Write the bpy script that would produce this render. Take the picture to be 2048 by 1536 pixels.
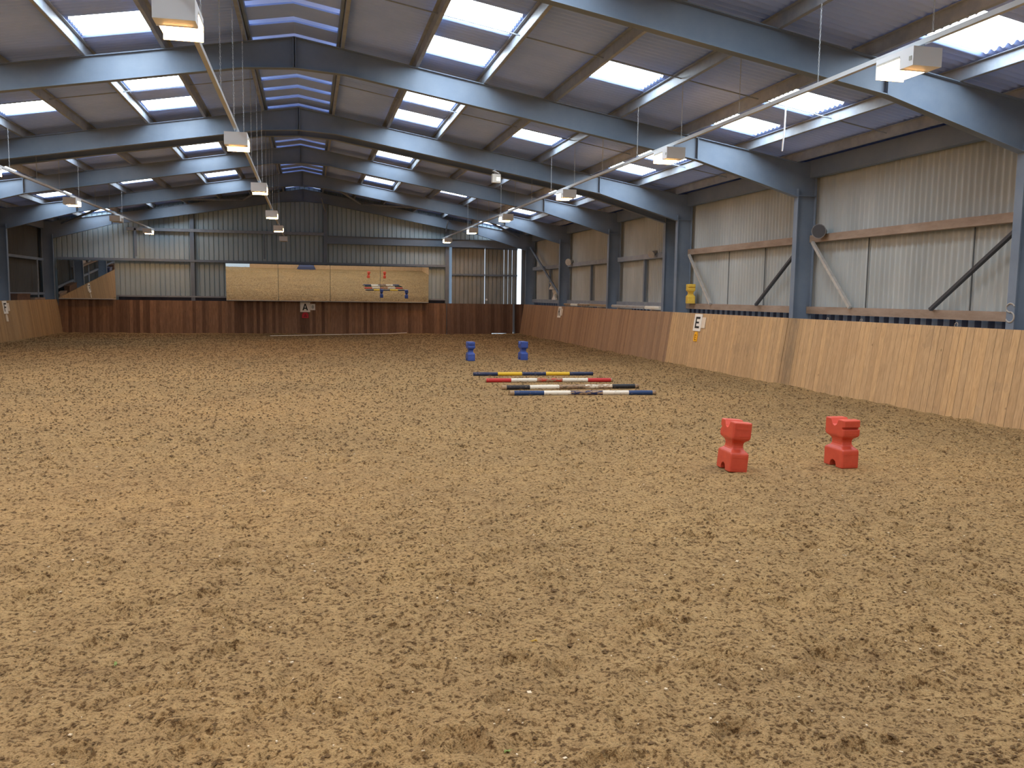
import bpy, math, random
import numpy as np
from mathutils import Vector, Matrix

# ------------------------------------------------------------------ clear
for o in list(bpy.data.objects):
    bpy.data.objects.remove(o, do_unlink=True)
SC = bpy.context.scene
COL = SC.collection
R = math.radians
random.seed(7)

# ------------------------------------------------------------------ camera
YAW, PIT, ROLL, CAMH, FPX = 0.2323082, 0.1023999, 0.0132224, 1.8195, 1716.0
cy, sy, cp, sp = math.cos(YAW), math.sin(YAW), math.cos(PIT), math.sin(PIT)
F = Vector((sy * cp, cy * cp, -sp)); R0 = Vector((cy, -sy, 0)); U0 = R0.cross(F)
cr, sr = math.cos(ROLL), math.sin(ROLL)
RX = R0 * cr + U0 * sr; UX = U0 * cr - R0 * sr
cd = bpy.data.cameras.new('camera'); cam = bpy.data.objects.new('camera', cd); COL.objects.link(cam)
cam.matrix_world = Matrix(((RX.x, UX.x, -F.x, 0), (RX.y, UX.y, -F.y, 0), (RX.z, UX.z, -F.z, CAMH), (0, 0, 0, 1)))
cd.sensor_width = 36.0; cd.lens = FPX / 2048 * 36.0; cd.clip_start = 0.05; cd.clip_end = 300
SC.camera = cam

# ------------------------------------------------------------------ world, exposure
SKY_STRENGTH = 2.0
ROOFLIGHT_STRENGTH = 20.0
LAMP_STRENGTH = 120.0
w = bpy.data.worlds.new('overcast_sky'); SC.world = w; w.use_nodes = True
wn = w.node_tree.nodes['Background']
wn.inputs[0].default_value = (0.74, 0.87, 1.0, 1); wn.inputs[1].default_value = SKY_STRENGTH
vs = SC.view_settings
vs.view_transform = 'Standard'; vs.look = 'None'; vs.gamma = 1; vs.exposure = 0.0
vs.use_curve_mapping = False
SC.cycles.use_denoising = True
SC.cycles.max_bounces = 6; SC.cycles.diffuse_bounces = 4; SC.cycles.glossy_bounces = 3
SC.cycles.caustics_reflective = False; SC.cycles.caustics_refractive = False
SC.cycles.sample_clamp_indirect = 4.0

# ------------------------------------------------------------------ helpers
class MB:
    """collects vertices and faces of one mesh"""
    def __init__(s): s.v = []; s.f = []; s.m = []
    def add(s, vs, fs, mi=0):
        b = len(s.v); s.v += [tuple(v) for v in vs]
        for f in fs: s.f.append(tuple(i + b for i in f)); s.m.append(mi)
        return s
    def box(s, x0, x1, y0, y1, z0, z1, mi=0):
        return s.add([(x0, y0, z0), (x1, y0, z0), (x1, y1, z0), (x0, y1, z0), (x0, y0, z1), (x1, y0, z1), (x1, y1, z1), (x0, y1, z1)],
                     [(0, 3, 2, 1), (4, 5, 6, 7), (0, 1, 5, 4), (1, 2, 6, 5), (2, 3, 7, 6), (3, 0, 4, 7)], mi)
    def bar(s, a, b, w, h, mi=0, up=(0, 0, 1)):
        a = Vector(a); b = Vector(b); d = (b - a).normalized(); u = Vector(up)
        if abs(d.dot(u)) > .98: u = Vector((1, 0, 0))
        r = d.cross(u).normalized(); u = r.cross(d).normalized()
        p = []
        for c in (a, b):
            for q in ((-1, -1), (1, -1), (1, 1), (-1, 1)): p.append(c + r * q[0] * w / 2 + u * q[1] * h / 2)
        return s.add(p, [(3, 2, 1, 0), (4, 5, 6, 7), (0, 1, 5, 4), (1, 2, 6, 5), (2, 3, 7, 6), (3, 0, 4, 7)], mi)
    def tube(s, pts, rad, n=8, mi=0, cap=True):
        pts = [Vector(p) for p in pts]; rings = []
        rads = rad if isinstance(rad, (list, tuple)) else [rad] * len(pts)
        for i, p in enumerate(pts):
            d = (pts[min(i + 1, len(pts) - 1)] - pts[max(i - 1, 0)]).normalized()
            u = Vector((0, 0, 1)) if abs(d.z) < .95 else Vector((1, 0, 0))
            r = d.cross(u).normalized(); u = r.cross(d)
            rings.append([p + (r * math.cos(2 * math.pi * k / n) + u * math.sin(2 * math.pi * k / n)) * rads[i] for k in range(n)])
        vs = [v for g in rings for v in g]; fs = []
        for i in range(len(pts) - 1):
            for k in range(n):
                fs.append((i * n + k, i * n + (k + 1) % n, (i + 1) * n + (k + 1) % n, (i + 1) * n + k))
        if cap: fs += [tuple(range(n - 1, -1, -1)), tuple(range(len(vs) - n, len(vs)))]
        return s.add(vs, fs, mi)
    def prism(s, poly, axis, a, b, mi=0):
        """extrude a 2-D polygon along axis 0/1/2"""
        n = len(poly); vs = []
        for t in (a, b):
            for p in poly:
                q = list(p); q.insert(axis, t); vs.append(q)
        fs = [tuple(range(n - 1, -1, -1)), tuple(range(n, 2 * n))]
        for k in range(n): fs.append((k, (k + 1) % n, n + (k + 1) % n, n + k))
        return s.add(vs, fs, mi)
    def build(s, name, mats, parent=None, smooth=False):
        me = bpy.data.meshes.new(name); me.from_pydata(s.v, [], s.f)
        if not isinstance(mats, (list, tuple)): mats = [mats]
        for m in mats: me.materials.append(m)
        if len(mats) > 1: me.polygons.foreach_set('material_index', s.m)
        if smooth: me.polygons.foreach_set('use_smooth', [True] * len(s.f))
        me.update()
        o = bpy.data.objects.new(name, me); COL.objects.link(o)
        if parent: o.parent = parent
        return o

def recalc(o):
    import bmesh
    bm = bmesh.new(); bm.from_mesh(o.data); bmesh.ops.recalc_face_normals(bm, faces=bm.faces); bm.to_mesh(o.data); bm.free()
    return o
def empty(name, loc=(0, 0, 0), rot=(0, 0, 0)):
    o = bpy.data.objects.new(name, None); COL.objects.link(o); o.location = loc; o.rotation_euler = rot
    o.empty_display_size = .2
    return o
def tag(o, label, cat, group=None):
    o['label'] = label; o['category'] = cat
    if group: o['group'] = group
    return o
def struct(o): o['kind'] = 'structure'; return o
def copy_tree(o, parent=None):
    c = o.copy(); COL.objects.link(c)
    if parent: c.parent = parent
    for ch in [x for x in COL.objects if x.parent == o]: copy_tree(ch, c)
    return c

# ------------------------------------------------------------------ materials
def mat(name, col, rough=.7, metal=0.0, spec=.3):
    m = bpy.data.materials.new(name); m.use_nodes = True
    b = m.node_tree.nodes['Principled BSDF']
    b.inputs['Base Color'].default_value = (*col, 1); b.inputs['Roughness'].default_value = rough
    b.inputs['Metallic'].default_value = metal; b.inputs['Specular IOR Level'].default_value = spec
    return m
class NT:
    def __init__(s, m): s.t = m.node_tree; s.n = s.t.nodes; s.l = s.t.links; s.b = s.n['Principled BSDF']
    def node(s, ty, **kw):
        n = s.n.new(ty)
        for k, v in kw.items(): setattr(n, k, v)
        return n
    def link(s, a, b): s.l.new(a, b)
    def math(s, op, a, b=None, c=None):
        n = s.n.new('ShaderNodeMath'); n.operation = op
        for i, x in enumerate((a, b, c)):
            if x is None: continue
            if hasattr(x, 'is_output'): s.link(x, n.inputs[i])
            else: n.inputs[i].default_value = x
        return n.outputs[0]
    def coord(s): return s.node('ShaderNodeTexCoord').outputs['Object']
    def noise(s, vec, scale, detail=3, rough=.55, dist=0):
        n = s.node('ShaderNodeTexNoise'); n.inputs['Scale'].default_value = scale; n.inputs['Detail'].default_value = detail
        n.inputs['Roughness'].default_value = rough; n.inputs['Distortion'].default_value = dist
        s.link(vec, n.inputs['Vector']); return n.outputs['Fac']
    def scale(s, vec, k):
        n = s.node('ShaderNodeMapping'); n.inputs['Scale'].default_value = k; s.link(vec, n.inputs['Vector']); return n.outputs[0]
    def ramp(s, fac, stops):
        n = s.node('ShaderNodeValToRGB'); e = n.color_ramp.elements
        while len(e) < len(stops): e.new(.5)
        for i, (p, c) in enumerate(stops): e[i].position = p; e[i].color = (*c, 1)
        s.link(fac, n.inputs[0]); return n.outputs[0]
    def mix(s, fac, a, b, mode='MIX'):
        n = s.node('ShaderNodeMix'); n.data_type = 'RGBA'; n.blend_type = mode
        for sock, x in ((n.inputs[0], fac), (n.inputs[6], a), (n.inputs[7], b)):
            if hasattr(x, 'is_output'): s.link(x, sock)
            elif isinstance(x, tuple): sock.default_value = (*x, 1)
            else: sock.default_value = x
        return n.outputs[2]
    def bump(s, h, strength=.5, dist=.02):
        n = s.node('ShaderNodeBump'); n.inputs['Strength'].default_value = strength; n.inputs['Distance'].default_value = dist
        s.link(h, n.inputs['Height']); s.link(n.outputs[0], s.b.inputs['Normal'])

def dusty(name, col, col2, rough=.7, scale=3.0, metal=0.0, spec=.3, stretch=(1, 1, 1)):
    m = mat(name, col, rough, metal, spec); t = NT(m)
    v = t.scale(t.coord(), stretch)
    n = t.noise(v, scale, 5, .65)
    t.link(t.ramp(n, [(.32, col), (.7, col2)]), t.b.inputs['Base Color'])
    return m

def plank_mat(name, axis, width, dark, light, tint, varied=1.0, joint=.03, offset=0.0, grime=None):
    """vertical boards; axis 0/1 = which object coordinate runs along the wall"""
    m = mat(name, light, .75); t = NT(m)
    co = t.coord(); sx = t.node('ShaderNodeSeparateXYZ'); t.link(co, sx.inputs[0])
    u = t.math('ADD', t.math('DIVIDE', sx.outputs[axis], width), offset)
    pid = t.math('FLOOR', u); fr = t.math('FRACT', u)
    wn_ = t.node('ShaderNodeTexWhiteNoise'); wn_.noise_dimensions = '1D'; t.link(pid, wn_.inputs['W'])
    st = (14.0, 14.0, 1.0)
    addv = t.node('ShaderNodeCombineXYZ'); t.link(t.math('MULTIPLY', wn_.outputs[0], 31.0), addv.inputs[2])
    va = t.node('ShaderNodeVectorMath'); va.operation = 'ADD'; t.link(co, va.inputs[0]); t.link(addv.outputs[0], va.inputs[1])
    g = t.noise(t.scale(va.outputs[0], st), 2.2, 4, .6, .6)
    base = t.ramp(g, [(.25, dark), (.75, light)])
    tn = t.ramp(wn_.outputs[0], [(0.0, tuple(1 - (1 - c) * varied for c in tint)), (.55, (1, 1, 1)), (1.0, (1.12, 1.08, 1.0))])
    c = t.mix(1.0, base, tn, 'MULTIPLY')
    # knots
    vo = t.node('ShaderNodeTexVoronoi'); vo.inputs['Scale'].default_value = 3.1; t.link(t.scale(co, (1, 1, .8)), vo.inputs['Vector'])
    kn = t.math('LESS_THAN', vo.outputs['Distance'], .055)
    c = t.mix(t.math('MULTIPLY', kn, .55), c, tuple(x * .45 for x in dark))
    # scuffs low on the boards where sand is thrown against them
    sc = t.noise(co, 1.3, 4, .6)
    dirt = t.math('MULTIPLY', t.math('GREATER_THAN', sc, .62), .12)
    c = t.mix(dirt, c, (.13, .1, .075))
    if grime is not None:      # hoof grime rubbed into the boards beside a panel joint
        gd = t.math('MAXIMUM', t.math('SUBTRACT', 1.0, t.math('DIVIDE', t.math('ABSOLUTE', t.math('SUBTRACT', sx.outputs[axis], grime)), .42)), 0.0)
        gn = t.noise(t.scale(co, (1, 3.0, 1.2)), 1.8, 5, .7)
        c = t.mix(t.math('MULTIPLY', t.math('MULTIPLY', gd, gn), 1.1), c, (.10, .078, .055))
    j = t.math('LESS_THAN', fr, joint)
    wj = t.node('ShaderNodeTexWhiteNoise'); wj.noise_dimensions = '1D'; t.link(t.math('ADD', pid, 77.3), wj.inputs['W'])
    c = t.mix(t.math('MULTIPLY', j, t.math('ADD', t.math('MULTIPLY', wj.outputs[0], .6), .25)), c, (.05, .032, .02))
    t.link(c, t.b.inputs['Base Color'])
    t.bump(t.math('SUBTRACT', t.math('MULTIPLY', g, .3), j), .35, .01)
    return m

M = {}
M['frame'] = dusty('blue_grey_painted_steel', (.135, .175, .235), (.18, .22, .275), .55, 1.5)
M['galv'] = dusty('galvanised_steel', (.19, .22, .27), (.28, .31, .35), .5, 4)
M['timber_rail'] = dusty('dusty_timber', (.22, .155, .11), (.34, .26, .2), .85, 5, stretch=(1, .3, 1))
M['roof'] = dusty('dark_fibre_cement', (.30, .43, .84), (.37, .50, .90), .85, .8)
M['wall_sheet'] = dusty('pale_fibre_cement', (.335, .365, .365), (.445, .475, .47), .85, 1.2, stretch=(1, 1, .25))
M['navy_sheet'] = dusty('navy_sheet', (.035, .042, .07), (.06, .07, .11), .6, 3)
def leak_stripe_sheet():
    m = mat('navy_sheet_with_daylight_stripes', (.04, .045, .075), .6); t = NT(m); co = t.coord()
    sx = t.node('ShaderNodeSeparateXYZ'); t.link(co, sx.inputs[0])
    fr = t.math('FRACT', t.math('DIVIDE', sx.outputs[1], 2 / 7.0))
    k = t.math('LESS_THAN', fr, .30); n = t.noise(co, .8, 3, .6)  # pale stripes put daylight leaking through the wall into the sheet colour
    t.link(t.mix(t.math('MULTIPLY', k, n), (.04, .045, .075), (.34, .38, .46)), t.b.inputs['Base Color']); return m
M['leak_stripes'] = leak_stripe_sheet()
M['box_sheet'] = dusty('blue_grey_box_profile', (.29, .375, .43), (.36, .445, .49), .6, 1.2, stretch=(1, 1, .3))
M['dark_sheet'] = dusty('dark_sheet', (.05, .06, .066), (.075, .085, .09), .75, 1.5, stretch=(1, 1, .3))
M['door_sheet'] = dusty('door_sheet', (.22, .25, .255), (.33, .34, .33), .55, 2.0, stretch=(1, 1, .35))
M['kick_near'] = plank_mat('pale_pine_boards', 1, .148, (.38, .245, .122), (.57, .38, .20), (.90, .88, .86), 1.0, .06, 0.0, 16.3)
M['kick_far_right'] = plank_mat('brown_boards', 1, .12, (.27, .165, .095), (.375, .24, .145), (.80, .76, .74), 1.0, .04)
M['kick_left'] = plank_mat('left_pine_boards', 1, .13, (.29, .185, .09), (.38, .255, .13), (.85, .82, .78), 1.0, .03)
M['kick_end'] = plank_mat('stained_red_boards', 0, .135, (.155, .088, .055), (.30, .175, .105), (.5, .46, .46), 1.0, .05)
M['kick_door'] = plank_mat('dark_door_boards', 0, .15, (.12, .074, .054), (.20, .125, .09), (.6, .56, .55), 1.0, .05)
M['white'] = mat('white_enamel', (.82, .83, .85), .45)
M['offwhite'] = dusty('aged_white', (.55, .53, .48), (.66, .64, .58), .6, 6)
M['black'] = mat('black_letter', (.015, .014, .013), .6)
M['sign_white'] = dusty('white_sign_board', (.72, .68, .6), (.8, .77, .7), .55, 3)
M['sign_cream'] = dusty('cream_board', (.62, .52, .4), (.7, .6, .47), .6, 3)
M['sign_yellow'] = mat('amber_plastic', (.85, .42, .02), .45)
M['amber_dark'] = mat('brown_letter', (.30, .12, .005), .5)
M['sign_red'] = mat('red_plastic_tag', (.42, .02, .03), .5)
M['red_dark'] = mat('dark_red_letter', (.12, .01, .01), .5)
M['grey_spot'] = mat('grey_print', (.38, .38, .34), .6)
M['mirror'] = mat('mirror_glass', (.80, .80, .78), .0, 1.0)
M['steel_chain'] = mat('chain_steel', (.42, .43, .44), .45, .6)
M['trunk'] = dusty('grey_trunking', (.46, .48, .5), (.56, .57, .57), .45, 2)
M['plastic_red'] = dusty('red_moulded_plastic', (.56, .068, .036), (.64, .09, .046), .42, 9, spec=.45)
M['plastic_blue'] = dusty('blue_moulded_plastic', (.035, .075, .30), (.05, .10, .38), .42, 9, spec=.45)
M['plastic_yellow'] = dusty('yellow_moulded_plastic', (.62, .40, .04), (.72, .50, .08), .5, 9, spec=.4)
M['horn_grey'] = dusty('dusty_grey_plastic', (.14, .14, .14), (.22, .21, .2), .7, 12)
M['horn_dark'] = mat('dark_horn_mouth', (.05, .05, .055), .7)
M['horn_pale'] = dusty('dusty_pale_plastic', (.34, .32, .29), (.44, .42, .38), .7, 12)
M['slate_blue'] = mat('slate_blue_plastic', (.06, .075, .14), .6)
M['chalk'] = mat('chalk', (.36, .34, .31), .9)
M['twine'] = mat('pale_twine', (.42, .38, .32), .9)
M['outside'] = mat('pale_concrete_yard', (.45, .45, .44), .9)
M['crumb'] = dusty('damp_sand_crumb', (.11, .068, .034), (.20, .13, .068), .95, 40, spec=.05)
M['chip'] = mat('pale_wood_chip', (.72, .6, .42), .85)
M['leaf_green'] = mat('green_leaf', (.25, .33, .09), .6)
M['leaf_yellow'] = mat('yellow_leaf', (.5, .32, .05), .6)
M['sack'] = dusty('pale_torn_sacking', (.62, .58, .5), (.78, .73, .65), .8, 9)
M['crate'] = dusty('brown_crate', (.09, .05, .035), (.14, .08, .05), .8, 4)
M['board_pale'] = dusty('pale_board', (.4, .33, .25), (.5, .43, .35), .7, 4)
M['strip'] = mat('white_strip', (.85, .82, .74), .6)

def emit(name, col, strength):
    m = bpy.data.materials.new(name); m.use_nodes = True; t = m.node_tree; t.nodes.clear()
    e = t.nodes.new('ShaderNodeEmission'); e.inputs[0].default_value = (*col, 1); e.inputs[1].default_value = strength
    o = t.nodes.new('ShaderNodeOutputMaterial'); t.links.new(e.outputs[0], o.inputs[0]); return m
M['rooflight'] = emit('daylit_rooflight_sheet', (.78, .90, 1.0), ROOFLIGHT_STRENGTH)
M['rooflight_dimmed'] = emit('dimmed_rooflight_sheet', (.78, .90, 1.0), ROOFLIGHT_STRENGTH * .6)  # far rooflights, emission lowered only to darken the far floor
M['lens'] = emit('sodium_lens', (1.0, .50, .17), LAMP_STRENGTH)
M['led'] = emit('lit_lamp_face', (1.0, .93, .75), 3.0)
def translucent(name, col):
    m = bpy.data.materials.new(name); m.use_nodes = True; t = m.node_tree; t.nodes.clear()
    a = t.nodes.new('ShaderNodeBsdfTranslucent'); a.inputs[0].default_value = (*col, 1)
    o = t.nodes.new('ShaderNodeOutputMaterial'); t.links.new(a.outputs[0], o.inputs[0]); return m
M['grp'] = translucent('blue_translucent_sheet', (.36, .40, .44))
M['lens_off'] = mat('unlit_lens', (.5, .48, .44), .35)

def sand_mat():
    m = mat('arena_sand', (.3, .2, .12), .95, spec=.08); t = NT(m); co = t.coord()
    big = t.noise(co, .5, 4, .6)
    mid = t.noise(co, 6.5, 5, .7)
    fine = t.noise(co, 29, 4, .65)
    crumb = t.noise(co, 52, 3, .6)
    grit = t.noise(co, 130, 2, .6)
    base = t.ramp(mid, [(.28, (.27, .178, .086)), (.50, (.385, .26, .124)), (.76, (.445, .31, .150))])
    patch = t.ramp(big, [(.35, (.90, .89, .89)), (.65, (1.05, 1.03, .99))])
    c = t.mix(1.0, base, patch, 'MULTIPLY')
    moist_pit_shade = t.ramp(fine, [(.38, (.40, .35, .31)), (.47, (1.02, 1.02, 1.02)), (.8, (1.1, 1.09, 1.07))])  # moist flecks and the shade of small pits, both put into the colour
    c = t.mix(1.0, c, moist_pit_shade, 'MULTIPLY')
    cr_ = t.ramp(crumb, [(.34, (.40, .36, .33)), (.44, (.98, .98, .98)), (.75, (1.08, 1.08, 1.07))])
    c = t.mix(1.0, c, cr_, 'MULTIPLY')
    gr = t.ramp(grit, [(.30, (.72, .7, .68)), (.62, (1.07, 1.07, 1.07))])
    c = t.mix(1.0, c, gr, 'MULTIPLY')
    dm = t.noise(co, 2.6, 5, .75)
    c = t.mix(t.math('MINIMUM', t.math('MULTIPLY', t.math('MAXIMUM', t.math('SUBTRACT', dm, .56), 0.0), 5.0), .75), c, t.mix(1.0, c, (.66, .62, .62), 'MULTIPLY'))
    t.link(c, t.b.inputs['Base Color'])
    h = t.math('ADD', t.math('ADD', t.math('MULTIPLY', fine, .8), t.math('MULTIPLY', crumb, .4)), t.math('MULTIPLY', grit, .15))
    t.bump(h, 1.0, .03)
    return m
M['sand'] = sand_mat()

# ------------------------------------------------------------------ building data
XL, XR, YE = -10.21, 9.786, 39.94        # sand limits: left, right, far end
HK = 1.424                               # kickboard height
TR, TL, TE = .20, .18, .10               # outward lean of the kickboards
XRIDGE, ZRIDGE, SL = -.21, 6.6, .17
YB = -0.62                               # back wall
WXR, WXL, WYE = 10.55, -11.0, 40.22
def roof(x): return ZRIDGE - SL * abs(x - XRIDGE)
COLR, COLL = 10.0, -10.42
FRAMES = [4.7, 10.6, 16.5, 22.55, 23.4, 28.2, 34.1, 39.78]

# ------------------------------------------------------------------ floor
def vnoise(x, y, sc, seed):
    x = x * sc; y = y * sc
    xi = np.floor(x).astype(np.int64); yi = np.floor(y).astype(np.int64); fx = x - xi; fy = y - yi
    fx = fx * fx * (3 - 2 * fx); fy = fy * fy * (3 - 2 * fy)
    def h(a, b):
        n = (a * 374761393 + b * 668265263 + seed * 974711) & 0x7fffffff
        n = ((n ^ (n >> 13)) * 1274126177) & 0x7fffffff
        return ((n ^ (n >> 16)) & 0xffff) / 65535.0
    return (h(xi, yi) * (1 - fx) + h(xi + 1, yi) * fx) * (1 - fy) + (h(xi, yi + 1) * (1 - fx) + h(xi + 1, yi + 1) * fx) * fy - .5
def make_floor():
    ys = [-1.5]
    while ys[-1] < 40.1:
        y = ys[-1]; ys.append(y + (.12 if y < 2.4 else .018 if y < 6.5 else .035 if y < 12 else .08 if y < 20 else .16))
    ys = np.array(ys); xs = np.linspace(XL - .12, XR + .12, 960)
    X, Y = np.meshgrid(xs, ys)
    Z = .030 * vnoise(X, Y, 1.4, 1) + .030 * vnoise(X, Y, 3.7, 2) + .022 * vnoise(X, Y, 8.5, 3)
    near = np.clip((14 - Y) / 8, 0, 1)
    Z += near * (.016 * vnoise(X, Y, 17, 4) + .011 * vnoise(X, Y, 31, 5))
    rng = np.random.RandomState(3)
    # hoof prints: horseshoe shaped dents with a raised lip
    for k in range(2600):
        px = rng.uniform(XL, XR); py = 2.4 + rng.rand() ** 1.5 * 16
        ang = rng.uniform(-.9, .9) + (math.pi if rng.rand() < .5 else 0); r = rng.uniform(.055, .075)
        i0, i1 = np.searchsorted(ys, [py - .2, py + .2]); j0, j1 = np.searchsorted(xs, [px - .2, px + .2])
        dx = X[i0:i1, j0:j1] - px; dy = Y[i0:i1, j0:j1] - py
        c, s = math.cos(ang), math.sin(ang); u = dx * c + dy * s; v = -dx * s + dy * c
        d = np.hypot(u, v * .9); front = np.clip((v + .03) / .05, 0, 1)
        dep = rng.uniform(.012, .03)
        Z[i0:i1, j0:j1] += -dep * np.exp(-((d - r) / .022) ** 2) * front + dep * .7 * np.exp(-((d - r - .05) / .03) ** 2) * front - dep * .25 * np.exp(-(d / r) ** 2)
    # sand banked up along the boards, levelled where things stand
    for edge, sgn in ((XR, 1), (XL, -1)): Z += .03 * np.exp(-np.abs(X - edge) / .35)
    Z += .02 * np.exp(-np.abs(Y - YE) / .4)
    flat = np.zeros_like(Z)
    for (a, b, rad) in [(4.40, 8.30, .45), (5.72, 8.28, .45), (4.36, 23.6, .5), (5.93, 23.85, .5)]:
        flat = np.maximum(flat, np.exp(-((X - a) ** 2 + (Y - b) ** 2) / rad ** 2 * 2))
    for yy in (19.0, 17.5, 16.12, 15.1):
        flat = np.maximum(flat, np.exp(-((Y - yy) / .35) ** 2) * ((X > 3.2) & (X < 6.9)))
    Z = Z * (1 - flat * .9) - .012 * (1 - flat)
    ny, nx = X.shape
    idx = np.arange(ny * nx).reshape(ny, nx)
    q = np.stack([idx[:-1, :-1], idx[:-1, 1:], idx[1:, 1:], idx[1:, :-1]], -1).reshape(-1, 4)
    me = bpy.data.meshes.new('floor')
    me.vertices.add(ny * nx); me.vertices.foreach_set('co', np.stack([X, Y, Z], -1).astype(np.float32).ravel())
    me.loops.add(q.size); me.loops.foreach_set('vertex_index', q.astype(np.int32).ravel())
    me.polygons.add(len(q)); me.polygons.foreach_set('loop_start', np.arange(0, q.size, 4, dtype=np.int32)); me.polygons.foreach_set('loop_total', np.full(len(q), 4, np.int32))
    me.polygons.foreach_set('use_smooth', np.ones(len(q), bool))
    me.materials.append(M['sand']); me.update(calc_edges=True); me.validate()
    o = bpy.data.objects.new('floor', me); COL.objects.link(o); struct(o)
    return xs, ys, Z
FX, FY, FZ = make_floor()
def ground(x, y):
    i = min(max(int(np.searchsorted(FY, y)), 0), len(FY) - 1); j = min(max(int(np.searchsorted(FX, x)), 0), len(FX) - 1)
    return float(FZ[i, j])
struct(MB().box(-40, 40, -40, -1.4, -.25, -.06).build('ground', M['outside']))['kind'] = 'structure'

# ------------------------------------------------------------------ roof sheets, rooflights, ridge vent
PITCH = 1 / 7.0; SUB = 6; DY = PITCH / SUB
Y0R, Y1R = -2, 41
NYR = int(round((Y1R - Y0R) / DY))
ykeys = [Y0R + i * DY for i in range(NYR + 1)]
def corr(y): return .026 * math.cos(2 * math.pi * y / PITCH)
ROWS = [.76, 2.24, 3.38, 5.03, 6.09, 7.98, 8.90, 10.95]
PAIRS = [1, 3, 7, 9, 13, 15, 19, 21, 27, 33, 39]
SINGLES = [2, 8, 14, 20, 26, 32, 38]
SKY = {1: PAIRS[:-1], 3: SINGLES, 5: PAIRS}
nwin = 0
rb = MB()
for side in (1, -1):
    base = len(rb.v)
    for o_ in ROWS:
        for y in ykeys: rb.v.append((XRIDGE + side * o_, y, ZRIDGE - SL * o_ + corr(y)))
    n1 = NYR + 1
    for r_ in range(len(ROWS) - 1):
        sk = SKY.get(r_, [])
        for i in range(NYR):
            if math.floor(ykeys[i] + 1e-6) in sk: continue
            a = base + r_ * n1 + i
            rb.f.append((a, a + 1, a + n1 + 1, a + n1)); rb.m.append(0)
        for y0 in sk:
            wb = MB(); i0 = int(round((y0 - Y0R) / DY)); k = int(round(1 / DY))
            for o_ in (ROWS[r_] - .02, ROWS[r_ + 1] + .02):
                for i in range(i0, i0 + k + 1): wb.v.append((XRIDGE + side * o_, ykeys[i], ZRIDGE - SL * o_ + corr(ykeys[i]) + .012))
            for i in range(k): wb.f.append((i, i + 1, k + 2 + i, k + 1 + i)); wb.m.append(0)
            nwin += 1
            struct(wb.build('window_%d' % nwin, M['rooflight' if y0 < 23 else 'rooflight_dimmed'], smooth=True))
struct(rb.build('ceiling', M['roof'], smooth=True))
# ridge: raised cranked cap above cranked cross sheets with a light slot at each metre
vent = empty('trim_1', (XRIDGE, 20, ZRIDGE)); struct(vent)
cap = MB(); slat = MB()
zc = ZRIDGE + .20
for s_ in (1, -1):
    cap.add([(0, -22, .34), (s_ * .98, -22, .17), (s_ * .98, 21, .17), (0, 21, .34), (0, -22, .36), (s_ * .98, -22, .19), (s_ * .98, 21, .19), (0, 21, .36)],
            [(0, 1, 2, 3), (4, 5, 6, 7), (1, 2, 6, 5), (0, 1, 5, 4), (2, 3, 7, 6)])
cap.build('ridge_cap', M['white'], vent)
for k in range(-2, 41):
    b = MB(); ya, yb = k + .17 - 20, k + .86 - 20
    for s_ in (1, -1):
        b.add([(0, ya, -.03), (s_ * .84, ya, -.03 - SL * .84), (s_ * .84, yb, -.03 - SL * .84), (0, yb, -.03), (0, ya, .0), (s_ * .84, ya, -SL * .84), (s_ * .84, yb, -SL * .84), (0, yb, 0)],
              [(0, 1, 2, 3), (4, 7, 6, 5), (0, 4, 5, 1), (1, 5, 6, 2), (2, 6, 7, 3)])
    b.build('ridge_sheet', M['roof'], vent)
for s_ in (1, -1): slat.bar((s_ * .78, -22, -.19), (s_ * .78, 21, -.19), .05, .12)
slat.build('ridge_edge_flashing', M['frame'], vent)

# ------------------------------------------------------------------ portal frames, purlins, rods
def zt(o): return ZRIDGE - SL * o - .20
def zb(o):
    d = .45
    if o < .9: d = .45 + .10 * (1 - o / .9)
    if o > 7.9: d = .45 + .26 * (o - 7.9) / (10.21 - 7.9)
    return zt(o) - d
def portal(y, half=.075):
    fr = empty('portal_frame', (XRIDGE, y, 0)); struct(fr)
    for s_ in (1, -1):
        c = MB(); xi, xo = s_ * 10.21, s_ * 10.63
        x0, x1 = sorted((xi, xo)); ztop = zt(10.21) + .02
        c.box(x0, x1, -.006, .006, 0, ztop)
        c.box(xi - .008, xi + .008, -half, half, 0, ztop - .55)
        c.box(xo - .008, xo + .008, -half, half, 0, ztop)
        c.box(x0, x1, -half, half, 3.98, 3.995)
        c.build('column', M['frame'], fr)
        ks = [0, .9, 3, 5.5, 7.9, 10.21]
        r = MB()
        poly = [(s_ * k, zt(k)) for k in ks] + [(s_ * k, zb(k)) for k in reversed(ks)]
        r.prism(poly, 1, -.006, .006)
        for fn, th in ((zt, -.014), (zb, .014)):
            p2 = [(s_ * k, fn(k)) for k in ks] + [(s_ * k, fn(k) + th) for k in reversed(ks)]
            r.prism(p2, 1, -half, half)
        for k in (.02, 7.9): r.box(s_ * k - .006, s_ * k + .006, -half, half, zb(k), zt(k))
        recalc(r.build('rafter', M['frame'], fr))
    return fr
for y in FRAMES: portal(y)

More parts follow.
